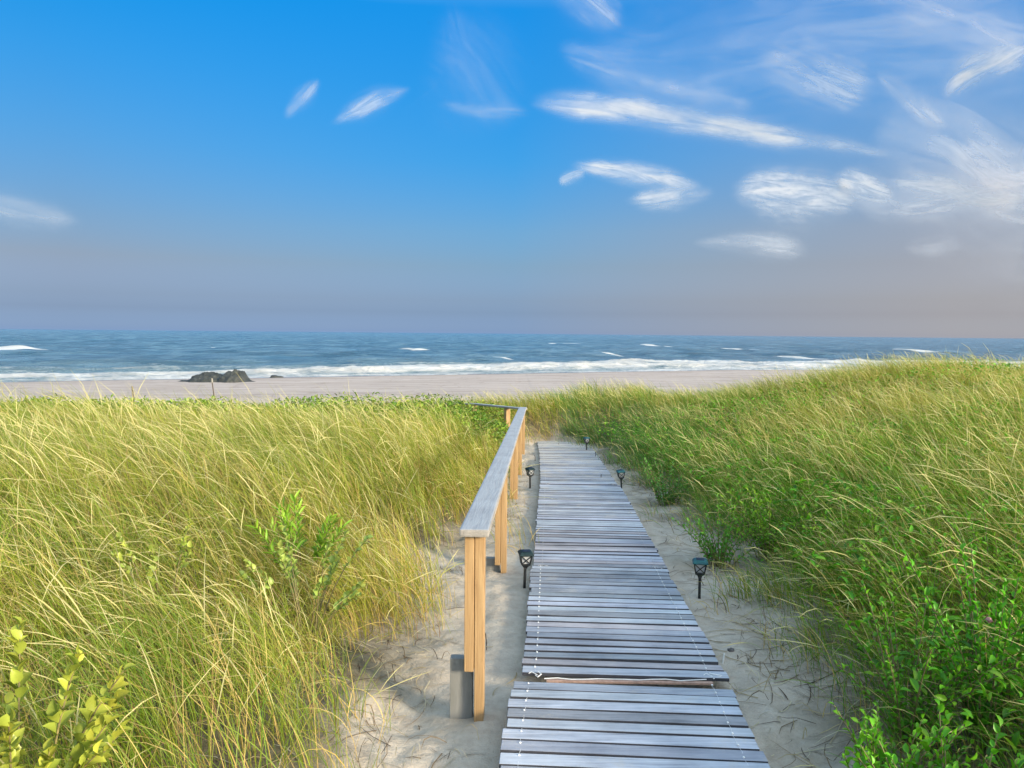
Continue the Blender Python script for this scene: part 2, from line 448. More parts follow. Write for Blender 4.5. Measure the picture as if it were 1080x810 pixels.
    fm = N.mr(f_, 1.66, 2.05)
    deep = N.mix(N.mr(big, .35, .65), (.10, .20, .285), (.15, .26, .335))
    deep = N.mix(N.mr(chop2, .46, .56, .6, 0), deep, (.02, .075, .125))  # wave shading painted into the water colour as dark streaks
    shal = N.mix(sp.outputs[1], (.20, .29, .31), deep)
    c = N.mix(fm, shal, (.74, .74, .73))
    h = N.m('ADD', N.m('MULTIPLY', chop, 1.0), N.m('ADD', N.m('MULTIPLY', chop2, 6.5), N.m('MULTIPLY', fm, .35)))
    rg = N.mr(fm, 0, 1, .22, .85)
    principled(N, out, Base_Color=c, Roughness=rg, IOR=1.33, Normal=N.bump(h, 1.0, .8), Specular_IOR_Level=.5)
    o = fast_mesh('sea', np.stack([x.ravel(), y.ravel(), (z+SEA).ravel()], -1), [F], m_, C, smooth=True)
    tag(o, 'blue sea with whitecaps and a line of surf breaking on the beach', kind='structure')
build_sea()

# ------------------------------------------------------------------ grass
CLEAR = [(*P(px_, py_, Y_)[:2], r_) for px_, py_, Y_, r_ in ((22, 742, 2.1, .30), (22, 742, 1.7, .30), (172, 590, 4.0, .3), (172, 590, 3.5, .35), (322, 596, 4.1, .4), (322, 596, 3.6, .4), (318, 560, 4.7, .4),
         (1040, 700, 2.9, .4), (1000, 780, 2.3, .3), (815, 520, 6.0, .45))]
def density(x, Y, seed=71):
    e = np.maximum(xl(Y)-x, x-xr(Y))
    right = x > ctr(Y)
    e = e + (fbm(x*1.5, Y*1.5, seed)-.5)*.75
    d = np.maximum(sst(-.02, .42, e), .05*sst(.62, .70, np.abs(x-ctr(Y)))*(fbm(x*3, Y*3, 88) > .5))*(1-sst(18.6, 21, Y))
    return d, e
def make_blades(side, zone, seed):
    g = np.random.default_rng(seed)
    r0, r1, cd, nb, nseg, wmul = zone
    # clump centres in this zone
    xm0, xm1 = (-r1*.80-1.0, 1.4) if side < 0 else (-.2, r1*.82+2.5)
    y0 = .9 if r0 < 1 else r0*.60
    area = (xm1-xm0)*(r1-y0+.0)
    n = int(area*cd)
    cx = g.uniform(xm0, xm1, n); cyy = g.uniform(y0 if side < 0 or r0 > 1 else -3.2, r1, n)
    dist = np.hypot(cx, np.maximum(cyy, .0))
    mid = cx < ctr(cyy)
    d, e = density(cx, cyy)
    vis = (np.abs(cx) < cyy*.78+(1.6 if side < 0 else 2.6))
    keep = (dist >= r0) & (dist < r1) & (mid if side < 0 else ~mid) & (g.random(n) < d*(.12+1.35*fbm(cx*1.5, cyy*1.5, 101))) & vis
    if side > 0: keep |= (dist < r1) & (r0 < 1) & (cyy < 3.5) & (cx > xr(cyy)+.15) & (cx < 6.5) & (g.random(n) < .5) & ~vis
    if side < 0: keep &= (cyy < 18.6)
    cx, cyy, e = cx[keep], cyy[keep], e[keep]; n = len(cx)
    # clump characters
    wind = math.pi + (fbm(cx*.35, cyy*.35, 7)-.5)*1.7 + g.normal(0, .35, n)          # leaning to -x
    lean = .75+.5*fbm(cx*.5, cyy*.5, 9)
    size = (.56+.34*fbm(cx*.6, cyy*.6, 13)+.24*fbm(cx*2.1, cyy*2.1, 14))*(.55+.45*sst(0, .8, e))*g.uniform(.85, 1.12, n)
    if side > 0: size *= .88-.22*sst(1.6, .2, e)
    size *= 1-.22*sst(12, 16, cyy)
    if side < 0: size *= 1-.30*sst(11.5, 13.5, cyy)
    for (qx, qy, qr) in CLEAR: size *= 1-.36*np.exp(-((cx-qx)**2+(cyy-qy)**2)/qr**2)
    tone = np.clip(fbm(cx*.42, cyy*.42, 23)*1.7-.36+(fbm(cx*1.6, cyy*1.6, 29)-.5)*.5+g.normal(0, .12, n), 0, 1)        # 0 green .. 1 straw
    if side > 0:
        tone = np.clip(tone-.40*sst(2.0, .2, e)-.02+.22*sst(1.2, 3.2, e), 0, 1)
        cool = np.exp(-((cx-2.2)/2.2)**2-((cyy-14)/3.6)**2); tone = np.clip(tone-.45*cool, 0, 1)
        size *= 1-.12*sst(8, 14, cyy)
    else:
        cool = np.zeros(n); tone = np.clip(tone+.06-.25*sst(9, 14, cyy), 0, 1)
    k = np.repeat(np.arange(n), nb); N_ = len(k)
    sp = .075 if r0 < 5 else .10
    x = cx[k]+g.normal(0, sp, N_); y = cyy[k]+g.normal(0, sp, N_)
    z = ground(x, y)-.02
    L = size[k]*g.uniform(.55, 1.15, N_)
    az = wind[k]+g.normal(0, .75, N_)
    th0 = np.abs(g.normal(.10, .18, N_)); lie = g.random(N_) < .22; th0 = np.where(lie, g.uniform(.5, 1.15, N_), th0); th1 = th0+lean[k]*g.uniform(.6, 2.1, N_)*np.where(lie, .6, 1)
    az = np.where(lie, az+g.normal(0, .9, N_), az)
    w = g.uniform(.0017, .0034, N_)*wmul
    dead = g.random(N_) < (.12+.26*tone[k]+.35*sst(.35, 0, e[k])*(1 if side < 0 else .8))
    seed_ = (g.random(N_) < .07+.12*tone[k])
    L = np.where(seed_, L*1.12+.06, L)
    green = np.array([.13, .25, .02] if side < 0 else [.085, .27, .015]); yg = np.array([.36, .38, .042] if side < 0 else [.33, .39, .045]); straw = np.array([.56, .44, .15]); pale = np.array([.66, .58, .26]); brown = np.array([.20, .125, .06])
    tt = np.clip(tone[k]+g.normal(0, .18, N_), 0, 1)[:, None]
    c = green*(1-tt)+yg*tt
    ck = cool[k][:, None]*.7; c = c*(1-ck)+ck*np.array([.085, .21, .055])
    c = np.where(dead[:, None], straw*(.75+.5*g.random((N_, 1))), c)
    br = g.random(N_) < .05; c = np.where(br[:, None], brown, c)
    c = c*g.uniform(.78, 1.25, (N_, 1))
    th1 = np.where(dead & (g.random(N_) < .5), th1+.5, th1)
    # spine
    S = np.linspace(0, 1, nseg+1)
    px = np.zeros((N_, nseg+1)); pz = np.zeros_like(px); py = np.zeros_like(px)
    azs = az[:, None]+g.normal(0, .28, N_)[:, None]*S
    th = th0[:, None]+(th1-th0)[:, None]*S**1.35
    dl = (L/nseg)[:, None]
    st = np.sin(th); ct = np.cos(th)
    px[:, 1:] = np.cumsum((st*np.cos(azs))[:, :-1]*dl, 1); py[:, 1:] = np.cumsum((st*np.sin(azs))[:, :-1]*dl, 1); pz[:, 1:] = np.cumsum(ct[:, :-1]*dl, 1)
    px += x[:, None]; py += y[:, None]; pz += z[:, None]
    tw = g.uniform(-1.2, 1.2, N_)[:, None]+g.normal(0, .5, N_)[:, None]*S
    # side vector: horizontal normal to az rotated about tangent
    hx, hy = -np.sin(azs), np.cos(azs)
    nx_, ny_, nz_ = -ct*np.cos(azs), -ct*np.sin(azs), st
    sx = hx*np.cos(tw)+nx_*np.sin(tw); sy = hy*np.cos(tw)+ny_*np.sin(tw); sz = nz_*np.sin(tw)
    wp = np.where(seed_[:, None], np.interp(S, [0, .68, .78, .92, 1], [.6, .45, 1.5, 1.2, .25])[None, :], np.interp(S, [0, .3, .7, 1], [.75, 1.0, .7, .12])[None, :])
    wid = w[:, None]*wp
    A = np.stack([px-sx*wid, py-sy*wid, pz-sz*wid], -1); B = np.stack([px+sx*wid, py+sy*wid, pz+sz*wid], -1)
    V = np.stack([A, B], 2).reshape(N_, -1, 3)
    nv = 2*(nseg+1)
    base = (np.arange(N_)*nv)[:, None]
    quads = np.concatenate([base+np.array([2*i, 2*i+1, 2*i+3, 2*i+2]) for i in range(nseg)], 0)
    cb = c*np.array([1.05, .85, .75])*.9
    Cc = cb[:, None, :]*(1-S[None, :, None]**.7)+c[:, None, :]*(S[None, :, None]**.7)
    tipdry = (g.random(N_) < .35)[:, None, None]*(S[None, :, None] > .82)
    Cc = np.where(tipdry, .5*Cc+.5*straw, Cc)
    Cc = np.where((seed_[:, None] & (S[None, :] > .66))[:, :, None], pale*(.8+.3*g.random((N_, 1, 1))), Cc)
    Cc = np.repeat(Cc, 2, 1).reshape(-1, 3)
    return V.reshape(-1, 3), quads, Cc
def join(parts):
    V = []; Q = []; C = []; o = 0
    for v, q, c in parts:
        V.append(v); Q.append(q+o); C.append(c); o += len(v)
    return np.concatenate(V), np.concatenate(Q), np.concatenate(C)
ZONES = [(0, 5.0, 78, 26, 8, .62), (5.0, 9.5, 58, 22, 6, .76), (9.5, 21.5, 46, 16, 4, 1.12)]
for side, lab in ((-1, 'wind combed yellow green dune grass filling the left side of the walkway'),
                  (1, 'tall green and straw dune grass over the bank right of the walkway')):
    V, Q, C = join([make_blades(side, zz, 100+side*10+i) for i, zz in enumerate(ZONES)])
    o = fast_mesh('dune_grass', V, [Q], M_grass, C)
    tag(o, lab, 'grass', kind='stuff')
    print('grass', len(V))

# dead blades and twigs on the sand, and low sparse sprouts
def litter():
    g = np.random.default_rng(77)
    parts = []
    n = 30000
    x = g.uniform(-1.3, 2.7, n); y = 1.6+g.random(n)**1.2*14
    e = np.maximum(xl(y)-x, x-xr(y))
    pk = np.exp(-(np.minimum(0, e)/np.where(x > ctr(y), .30, .2))**2)*(.1+1.3*fbm(x*2, y*2, 201)**2)*np.where(x > ctr(y), 1, .6)+.02
    pk = np.where(np.abs(x-ctr(y)) < .60, .01, pk)
    kp = g.random(n) < pk
    x, y = x[kp], y[kp]; n = len(x)
    L = g.uniform(.04, .34, n)*np.where(g.random(n) < .5, .5, 1); a = g.uniform(0, 6.28, n); ns = 4
    S = np.linspace(0, 1, ns+1)
    cv = g.normal(0, 1.1, n)
    aa = a[:, None]+cv[:, None]*S
    px = x[:, None]+np.cumsum(np.cos(aa), 1)*(L/ns)[:, None]; py = y[:, None]+np.cumsum(np.sin(aa), 1)*(L/ns)[:, None]
    pz = ground(px, py)+.004+np.where(g.random(n) < .35, g.uniform(0, .07, n), 0)[:, None]*np.sin(S*3.1)+.002
    w = g.uniform(.0010, .0026, n)[:, None]*np.interp(S, [0, .8, 1], [1, .9, .3])
    sx, sy = -np.sin(aa), np.cos(aa)
    A = np.stack([px-sx*w, py-sy*w, pz+w*.8], -1); B = np.stack([px+sx*w, py+sy*w, pz], -1)
    V = np.stack([A, B], 2).reshape(-1, 3); nv = 2*(ns+1); b = (np.arange(n)*nv)[:, None]
    Q = np.concatenate([b+np.array([2*i, 2*i+1, 2*i+3, 2*i+2]) for i in range(ns)], 0)
    pal = np.array([[.40, .31, .17], [.20, .14, .08], [.09, .06, .04], [.48, .42, .30]])
    c = pal[g.integers(0, 4, n)]*g.uniform(.7, 1.2, (n, 1))
    C = np.repeat(c, nv, 0)
    o = fast_mesh('grass_litter', V, [Q], M_grass, C)
    tag(o, 'dry fallen blades and twigs scattered over the sand beside the walkway', 'litter', kind='stuff')
litter()

# ------------------------------------------------------------------ leaves
def leaf_geo(p, d, up, ln, wd, c, cup=.36):
    """arrays: p,d,up (n,3); returns verts, quads, colours: pointed oval of 4 quads folded on the midrib"""
    n = len(p)
    d = d/np.linalg.norm(d, axis=1, keepdims=True)
    s = np.cross(d, up); s /= np.linalg.norm(s, axis=1, keepdims=True)+1e-9
    u = np.cross(s, d)
    prof = [(0, .12, 0), (.25, .82, .03), (.55, 1.0, 0.0), (.82, .62, -.06), (1, .06, -.14)]
    V = []
    for (a, w, h) in prof:
        for sg in (-1, 0, 1):
            V.append(p+d*(ln*a)[:, None]+s*(sg*w*wd)[:, None]*.5+u*((abs(sg)*w*cup*wd)+h*ln)[:, None])
    V = np.stack(V, 1)                                    # n,15,3
    b = (np.arange(n)*15)[:, None]; Q = []
    for i in range(4):
        for j in range(2): Q.append(b+np.array([3*i+j, 3*i+j+1, 3*i+j+4, 3*i+j+3]))
    return V.reshape(-1, 3), np.concatenate(Q, 0), np.repeat(c, 15, 0)
def shrub(name, at, label, h=.5, spread=.3, stems=12, per=16, leaf=.045, ratio=.5, colr=(.09, .19, .03), var=.3, cat='shrub', droop=.5, seed=0, sink=.03, bare=.25, group=None, whorl=False):
    g = np.random.default_rng(seed+500)
    x0, y0 = at; z0 = float(ground(x0, y0))
    root = empty(name, (x0, y0, z0-sink), label, cat, group)
    sm = MB(); P_, D_, U_, L_, C_ = [], [], [], [], []
    tips = []
    for i in range(stems):
        a = g.uniform(0, 6.28); r0 = g.uniform(0, .12)*spread*2; hh = h*g.uniform(.6, 1.1); sp = spread*g.uniform(.2, 1.0)
        pts = []
        for k in range(7):
            t = k/6
            pts.append(np.array([math.cos(a)*(r0+sp*t**1.4), math.sin(a)*(r0+sp*t**1.4), hh*(t-droop*.35*t*t)/(1-droop*.35)]))
        sm.tube(pts, [.004*(1-.7*k/6)*(h/.5)**.5+.0006 for k in range(7)], 4)
        tips.append(pts[-1])
        for q in range(per):
            t = bare+(1-bare)*(q/(per-1)) if not whorl else min(1, bare+(1-bare)*g.random()**.5)
            f = t*6; k = min(int(f), 5); p = pts[k]*(1-(f-k))+pts[k+1]*(f-k)
            tg = pts[k+1]-pts[k]; tg = tg/np.linalg.norm(tg)
            la = q*2.4+i+g.normal(0, .3)
            e1 = np.cross(tg, [0, 0, 1.0]); e1 = e1/(np.linalg.norm(e1)+1e-6); e2 = np.cross(e1, tg)
            side = e1*math.cos(la)+e2*math.sin(la)
            dd = side*(1-.35*t)+tg*(.45+.5*t)+np.array([0, 0, .12])
            P_.append(p); D_.append(dd); U_.append(np.array([0, 0, 1.0])+g.normal(0, .35, 3)); L_.append(leaf*g.uniform(.6, 1.15)*(1.0-.35*t*(not whorl)))
            cc = np.array(colr)*g.uniform(1-var, 1+var)*(1+np.array([.9, .45, .3])*(t**3)*g.random()*.9)
            C_.append(cc)
    sm.build('stem', M_stem, root)
    L_ = np.array(L_)
    V, Q, C = leaf_geo(np.array(P_), np.array(D_), np.array(U_), L_, L_*ratio, np.array(C_))
    fast_mesh('foliage', V, [Q], M_leaf, C, parent=root)
    return root, tips
def ground_at(px, py, Y): p = P(px, py, Y); return (float(p[0]), float(p[1]))
# surveyed plants (photo column, row, distance of their tops)
shrub('bayberry_shrub', ground_at(10, 742, 2.05), 'large pale yellow green oval leaved sprig in the bottom left corner', h=.76, spread=.34, stems=24, per=17, leaf=.075, ratio=.70, colr=(.27, .33, .05), seed=1, bare=.62, droop=.8)
shrub('bayberry_shrub', ground_at(172, 590, 4.0), 'small pale oval leaved sprig alone among the grass above the corner sprig', h=.64, spread=.22, stems=7, per=12, leaf=.055, ratio=.75, colr=(.24, .32, .06), seed=2, bare=.7, droop=.7)
shrub('bayberry_shrub', ground_at(322, 596, 4.1), 'round leaved pale green shrub in the left grass in front of the pointed bright plant', h=.62, spread=.30, stems=15, per=13, leaf=.058, ratio=.8, colr=(.26, .36, .08), seed=3, bare=.65, droop=.8)
shrub('goldenrod_plant', ground_at(318, 560, 4.7), 'bright green plant with long pointed leaves rising from the left grass', h=.60, spread=.26, stems=10, per=24, leaf=.12, ratio=.2, colr=(.17, .33, .03), cat='plant', seed=4, bare=.5, droop=.3)
r1, tips = shrub('rose_shrub', ground_at(1040, 700, 3.0), 'dark green rose shrub with a faded pink bloom at the right edge', h=.72, spread=.38, stems=26, per=24, leaf=.052, ratio=.62, colr=(.07, .27, .012), seed=5, bare=.2)
# faded bloom
tp = P(1043, 657, 2.9)-np.array(r1.location)
fl = MB()
for k in range(14):
    a = k*2.4; M = Matrix.Rotation(a, 3, 'Z') @ Matrix.Rotation(.05+.55*k/14, 3, 'Y')
    V = [M @ Vector(q) for q in ((0, -.004, 0), (0, .004, 0), (.002, .010, .014), (.002, -.010, .014), (-.004, .005, .022), (-.004, -.005, .022))]
    fl.add([Vector(tp)+v for v in V], [(0, 1, 2, 3), (3, 2, 4, 5)])

fo = fl.build('bloom', M_pink, r1); 
specs = [
 ((930, 745), 2.6, 'dark green leafy shrub at the foot of the right bank near the bottom edge', .50, .30, 20, 20, .05, .6, (.11, .33, .015)),
 ((1010, 780), 2.3, 'lowest leafy shrub in the bottom right corner of the photograph', .55, .34, 22, 20, .055, .6, (.08, .29, .012)),
 ((985, 590), 4.0, 'wide leafy shrub with light tipped leaves below the straw grass on the right', .62, .42, 26, 22, .048, .5, (.15, .31, .022)),
 ((1060, 600), 4.1, 'leafy shrub at the right edge just above the rose shrub', .66, .42, 24, 22, .05, .5, (.12, .31, .02)),
 ((900, 540), 5.2, 'mid green shrub in the middle of the right bank among pale seed heads', .60, .42, 22, 20, .05, .5, (.15, .31, .022)),
 ((815, 500), 6.3, 'bright green shrub nearest the top of the sand on the right bank', .55, .50, 30, 22, .05, .48, (.15, .32, .022)),
 ((760, 530), 6.2, 'dark green shrub at the sand edge just behind the nearest right lantern', .52, .42, 26, 20, .05, .5, (.09, .28, .025)),
 ((1000, 490), 7.2, 'low yellow green shrub high on the right bank', .52, .50, 22, 18, .052, .5, (.13, .23, .03)),
 ((955, 785), 2.6, 'green leafy shrub nearest the sand in the bottom right', .42, .34, 24, 20, .042, .55, (.09, .27, .015)),
 ((960, 690), 3.1, 'rounded green shrub left of the rose with the pink bloom', .60, .38, 28, 22, .045, .55, (.10, .30, .015)),
 ((705, 470), 9.0, 'blue green shrub behind the far right lantern on the sand edge', .50, .55, 30, 20, .06, .45, (.08, .24, .035)),
]
for i, (px_, Y_, lab, h_, sp_, st_, pr_, lf_, ra_, c_) in enumerate(specs):
    shrub('leafy_shrub', ground_at(px_[0], px_[1], Y_), lab, h_, sp_, st_, pr_, lf_, ra_, c_, seed=20+i, group='leafy shrubs on the right bank', bare=.15)
def ground_cover(name, label, n, region, leaf, cols, hgt, seed, mask):
    g = np.random.default_rng(seed)
    x = g.uniform(region[0], region[1], n); y = g.uniform(region[2], region[3], n)
    k = (g.random(n) < mask(x, y)); x, y = x[k], y[k]; n = len(x)
    hf = hgt*(.45+.9*fbm(x*1.1, y*1.1, seed+1))
    z = ground(x, y)+hf*g.random(n)**.6
    a = g.uniform(0, 6.28, n); el = g.normal(.35, .45, n)
    d = np.stack([np.cos(a)*np.cos(el), np.sin(a)*np.cos(el), np.sin(el)], -1)
    up = np.tile([0, 0, 1.0], (n, 1))+g.normal(0, .45, (n, 3))
    L = leaf*g.uniform(.6, 1.3, n)
    pal = np.array(cols); c = pal[g.integers(0, len(cols), n)]*g.uniform(.6, 1.4, (n, 1))
    c *= (.75+.5*fbm(x*.8, y*.8, seed+2))[:, None]
    V, Q, C = leaf_geo(np.stack([x, y, z], -1), d, up, L, L*.45, c)
    o = fast_mesh(name, V, [Q], M_leaf, C); tag(o, label, 'ground cover', kind='stuff')
ground_cover('leafy_ground_cover', 'band of leafy green ground cover along the seaward edge of the left grass', 60000, (-15.5, .0, 11.5, 17), .075,
             [(.16, .28, .03), (.24, .34, .045), (.10, .20, .025), (.30, .35, .06)], .52, 301,
             lambda x, y: sst(12.0, 13.3, y)*sst(17, 16, y)*(x < xl(y)-.15)*(np.abs(x) < y*.8+1)*(.25+fbm(x*.7, y*.7, 5)))
ground_cover('leafy_ground_cover', 'leafy green undergrowth beneath the grass on the right bank', 100000, (1.2, 11, .9, 15.5), .05,
             [(.09, .30, .012), (.13, .37, .018), (.20, .38, .03), (.06, .19, .012)], .50, 401,
             lambda x, y: sst(.15, .5, x-xr(y))*sst(.25, .52, fbm(x*.6, y*.6, 333)+.25*sst(2.2, .6, x-xr(y)))*(np.abs(x) < y*.78+1.5)*np.clip(4.5/np.maximum(y, 2), .22, 1))

# ------------------------------------------------------------------ board walk
W = 1.07
def slat_section(y0, y1, dx, label, seed, bury=False, w=W, dz=0.0):
    g = random.Random(seed)
    xc, yc = float(ctr((y0+y1)/2))+dx, (y0+y1)/2
    root = empty('boardwalk_section', (xc, yc, float(gp(yc))), label, 'boardwalk', 'roll-out slat sections of the boardwalk')
    ox, oy, oz = root.location
    ang = math.atan2(float(ctr(y1)-ctr(y0)), y1-y0)
    mb = MB(); pitch = .1; n = int((y1-y0)/pitch)
    Ls, Rs = [], []
    for i in range(n+1):
        y = y0+i*pitch
        x = float(ctr(y))+dx
        slope = float(gp(y+.1)-gp(y-.1))/.2
        jit = g.gauss(0, .004)
        z = float(gp(y))+.050+dz+g.gauss(0, .0018)
        if bury: z += .004
        ww = w+g.gauss(0, .006)
        Mx = Matrix.Rotation(-ang+g.gauss(0, .0045), 3, 'Z') @ Matrix.Rotation(slope+g.gauss(0, .02), 3, 'X') @ Matrix.Rotation(g.gauss(0, .002), 3, 'Y')
        t = g.uniform(.62, 1.14); tint = (t*g.uniform(.97, 1.03), t, t*g.uniform(.98, 1.06))
        if g.random() < .07: tint = (t*1.12, t*.98, t*.92)
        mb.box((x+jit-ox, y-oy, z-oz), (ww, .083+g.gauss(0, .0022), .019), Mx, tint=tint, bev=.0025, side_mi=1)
        Ls.append((x-ox-w/2+.075, y-oy+.05, z-oz+.0092)); Rs.append((x-ox+w/2-.085, y-oy+.05, z-oz+.0092))
    mb.build('slat_deck', [M_slat, M_slatshade], root, tint=True)
    for S_ in (Ls, Rs):
        cb = MB(); pts = []
        for p in S_:
            pts.append((p[0]+g.gauss(0, .002), p[1]-.05, p[2]+.0005)); pts.append((p[0]+g.gauss(0, .002), p[1], p[2]-.004))
        cb.tube(pts, .0007, 5)
        for p in S_:
            r_ = .0052 if y0 < 5 else .0032
            rings = []
            for kk in range(5):
                ph = -1.5+3.0*kk/4
                rings.append([(p[0]+math.cos(a)*r_*math.cos(ph)+g.gauss(0, .0004), p[1]+math.sin(a)*r_*math.cos(ph), p[2]+.001+r_*.8*math.sin(ph)) for a in [2*math.pi*q/7 for q in range(7)]])
            cb.loft(rings)
        # frayed knot and tail at the front end
        e0 = S_[0]
        cb.tube([(e0[0], e0[1]-.1, e0[2]+.001), (e0[0]+g.uniform(.01, .04), e0[1]-.115, e0[2]-.002), (e0[0]+g.uniform(.03, .07), e0[1]-.095, e0[2]+.004), (e0[0]+g.uniform(-.01, .03), e0[1]-.07, e0[2]+.006)], .003, 5)
        cb.tube([(e0[0]+.01, e0[1]-.105, e0[2]+.004), (e0[0]-.02, e0[1]-.08, e0[2]+.01), (e0[0]-.035, e0[1]-.09, e0[2]+.004)], .002, 5)
        cb.build('cord', M_cord if y0 < 5 else M_cordold, root)
    return root, Ls, Rs
slat_section(.48, 3.74, -.012, 'nearest section of grey slats at the bottom edge of the photograph', 1, w=1.09)
sB, LB, RB = slat_section(3.88, 5.93, .0, 'second section of pale grey slats between the two nearest rope ties', 2)
slat_section(5.98, 9.99, .012, 'long middle section of weathered slats between the lanterns', 3)
slat_section(10.08, 15.6, .0, 'farthest section of slats sinking under blown sand', 4, bury=True, w=1.03)
# loose white cord and thin batten in the joint before the second section
bt = MB(); bx = float(ctr(3.94)); bt.box((bx+.02, 3.81, float(gp(3.94))+.038), (.86, .022, .012), Matrix.Rotation(-.012, 3, 'Z'), bev=.002)
bo = bt.build('wood_batten', mat_plain('pale_red_wood', (.42, .27, .21), .85, 0, .25, 40)); tag(bo, 'thin reddish wooden strip lying in the joint of the near sections', 'batten')
cd = MB(); z_ = float(gp(3.94))+.051
cd.tube([(bx-.42+.84*k/12, 3.812+.006*math.sin(k*1.7), z_+.002*math.sin(k*2.3)) for k in range(13)], .0028, 5)
co = cd.build('tie_rope', M_cord); tag(co, 'slack white rope across the joint of the near sections', 'rope')

# ------------------------------------------------------------------ railing
rail = None
def build_railing():
    A = P(500.5, 557, 3.50); B = P(551.3, 429.5, 13.8)
    root = empty('wooden_railing', (float(A[0]), float(A[1])+.05, float(gp(3.5))-.03), 'tan post railing with flat grey cap left of the boardwalk', 'railing')
    o = np.array(root.location)
    A, B = A-o, B-o
    def cap(P0, P1, w, t, name='cap_board', pieces=1):
        d = Vector(P1-P0); L = d.length; yaw = math.atan2(-d.x, d.y); pit = math.asin(d.z/L)
        M = Matrix.Rotation(yaw, 3, 'Z') @ Matrix.Rotation(pit, 3, 'X')
        c = (Vector(P0)+Vector(P1))/2
        mb = MB(); mb.box((0, 0, 0), (w, L, t), None, 0, bev=.010, side_mi=1)
        ob = mb.build(name, [M_cap, M_capside], root); ob.location = c - (M @ Vector((0, 0, t/2))); ob.rotation_euler = M.to_euler()
        return M, d.normalized()
    # two lengths of cap butted over the third post
    Mid = A+(B-A)*.556
    gap = (B-A)/np.linalg.norm(B-A)*.002
    M, dn = cap(A-(B-A)/np.linalg.norm(B-A)*.03, Mid-gap, .140, .038)
    cap(Mid+gap, B+(B-A)/np.linalg.norm(B-A)*.07, .140, .038)
    yaw = Matrix.Rotation(math.atan2(-dn.x, dn.y), 3, 'Z')
    def post(top, Mz, g_z, cut, label=None, block=True, wd=.045, blk_h=.34):
        t = Vector(top)
        pr = bpy.data.objects.new('post', None); pr.empty_display_size = .1; col.objects.link(pr); pr.parent = root; pr.location = (t.x, t.y, 0)
        zt = t.z-.040; zb = g_z
        a = MB(); h1 = zt-(zb+cut); a.box((0, 0, 0), (wd, .088, h1), None, bev=.003)
        oa = a.build('post_board', M_tan, pr); oa.location = Mz @ Vector((-wd/2-.0015, 0, 0))+Vector((0, 0, zt-h1/2)); oa.rotation_euler = Mz.to_euler()
        b = MB(); h2 = zt-(zb-.25); b.box((0, 0, 0), (wd, .086, h2), None, bev=.003)
        ob = b.build('post_board', M_tan, pr); ob.location = Mz @ Vector((wd/2+.0015, .002, 0))+Vector((0, 0, zt-h2/2)); ob.rotation_euler = Mz.to_euler()
        if block:
            c = MB(); hb = blk_h+.22
            c.box((0, 0, 0), (.11, .050, hb), None, bev=.003)
            oc = c.build('footing_board', M_block, pr); oc.location = Mz @ Vector((-.065, .035 if cut > .05 else .06, 0))+Vector((0, 0, zb+cut+(-.004 if False else 0)+.04-hb/2)); oc.rotation_euler = Mz.to_euler()
        return pr
    zr = lambda Yd: A + (B-A)*((Yd-(A[1]+o[1]))/(B[1]-A[1]))
    for i, (Yd, cut) in enumerate(((3.55, .275), (6.05, .07), (9.2, .0), (11.4, .0), (13.74, .0))):
        p = zr(Yd); g_ = float(ground(p[0]+o[0], Yd))-o[2]
        if i == 0: g_ = float(P(507, 763, 3.55)[2])-o[2]
        post(p, yaw, g_, cut, block=(i < 2), blk_h=.27 if i == 0 else .08)
    # returning length, turning left towards the sea
    pts = [(554, 430.5, 13.78), (535, 428.5, 14.5), (500, 425.2, 15.8), (447, 423.5, 17.2), (408, 424, 18.4)]
    W_ = [P(*q)-o for q in pts]
    for a_, b_ in ((0, 2), (2, 4)):
        P0, P1 = np.array(W_[a_]), np.array(W_[b_])
        e = (P1-P0)/np.linalg.norm(P1-P0)*.006
        P0 = P0+(np.array([0, .075, -.004]) if a_ == 0 else e)
        cap(P0, P1-e, .10, .036)
    d2 = Vector(W_[2]-W_[0]); M2 = Matrix.Rotation(math.atan2(-d2.x, d2.y), 3, 'Z') @ Matrix.Rotation(R(90), 3, 'Z')
    for k in (1, 2, 3):
        p = np.array(W_[k]); g_ = float(ground(p[0]+o[0], p[1]+o[1]))-o[2]
        post(p, M2, g_, 0, block=False)
build_railing()

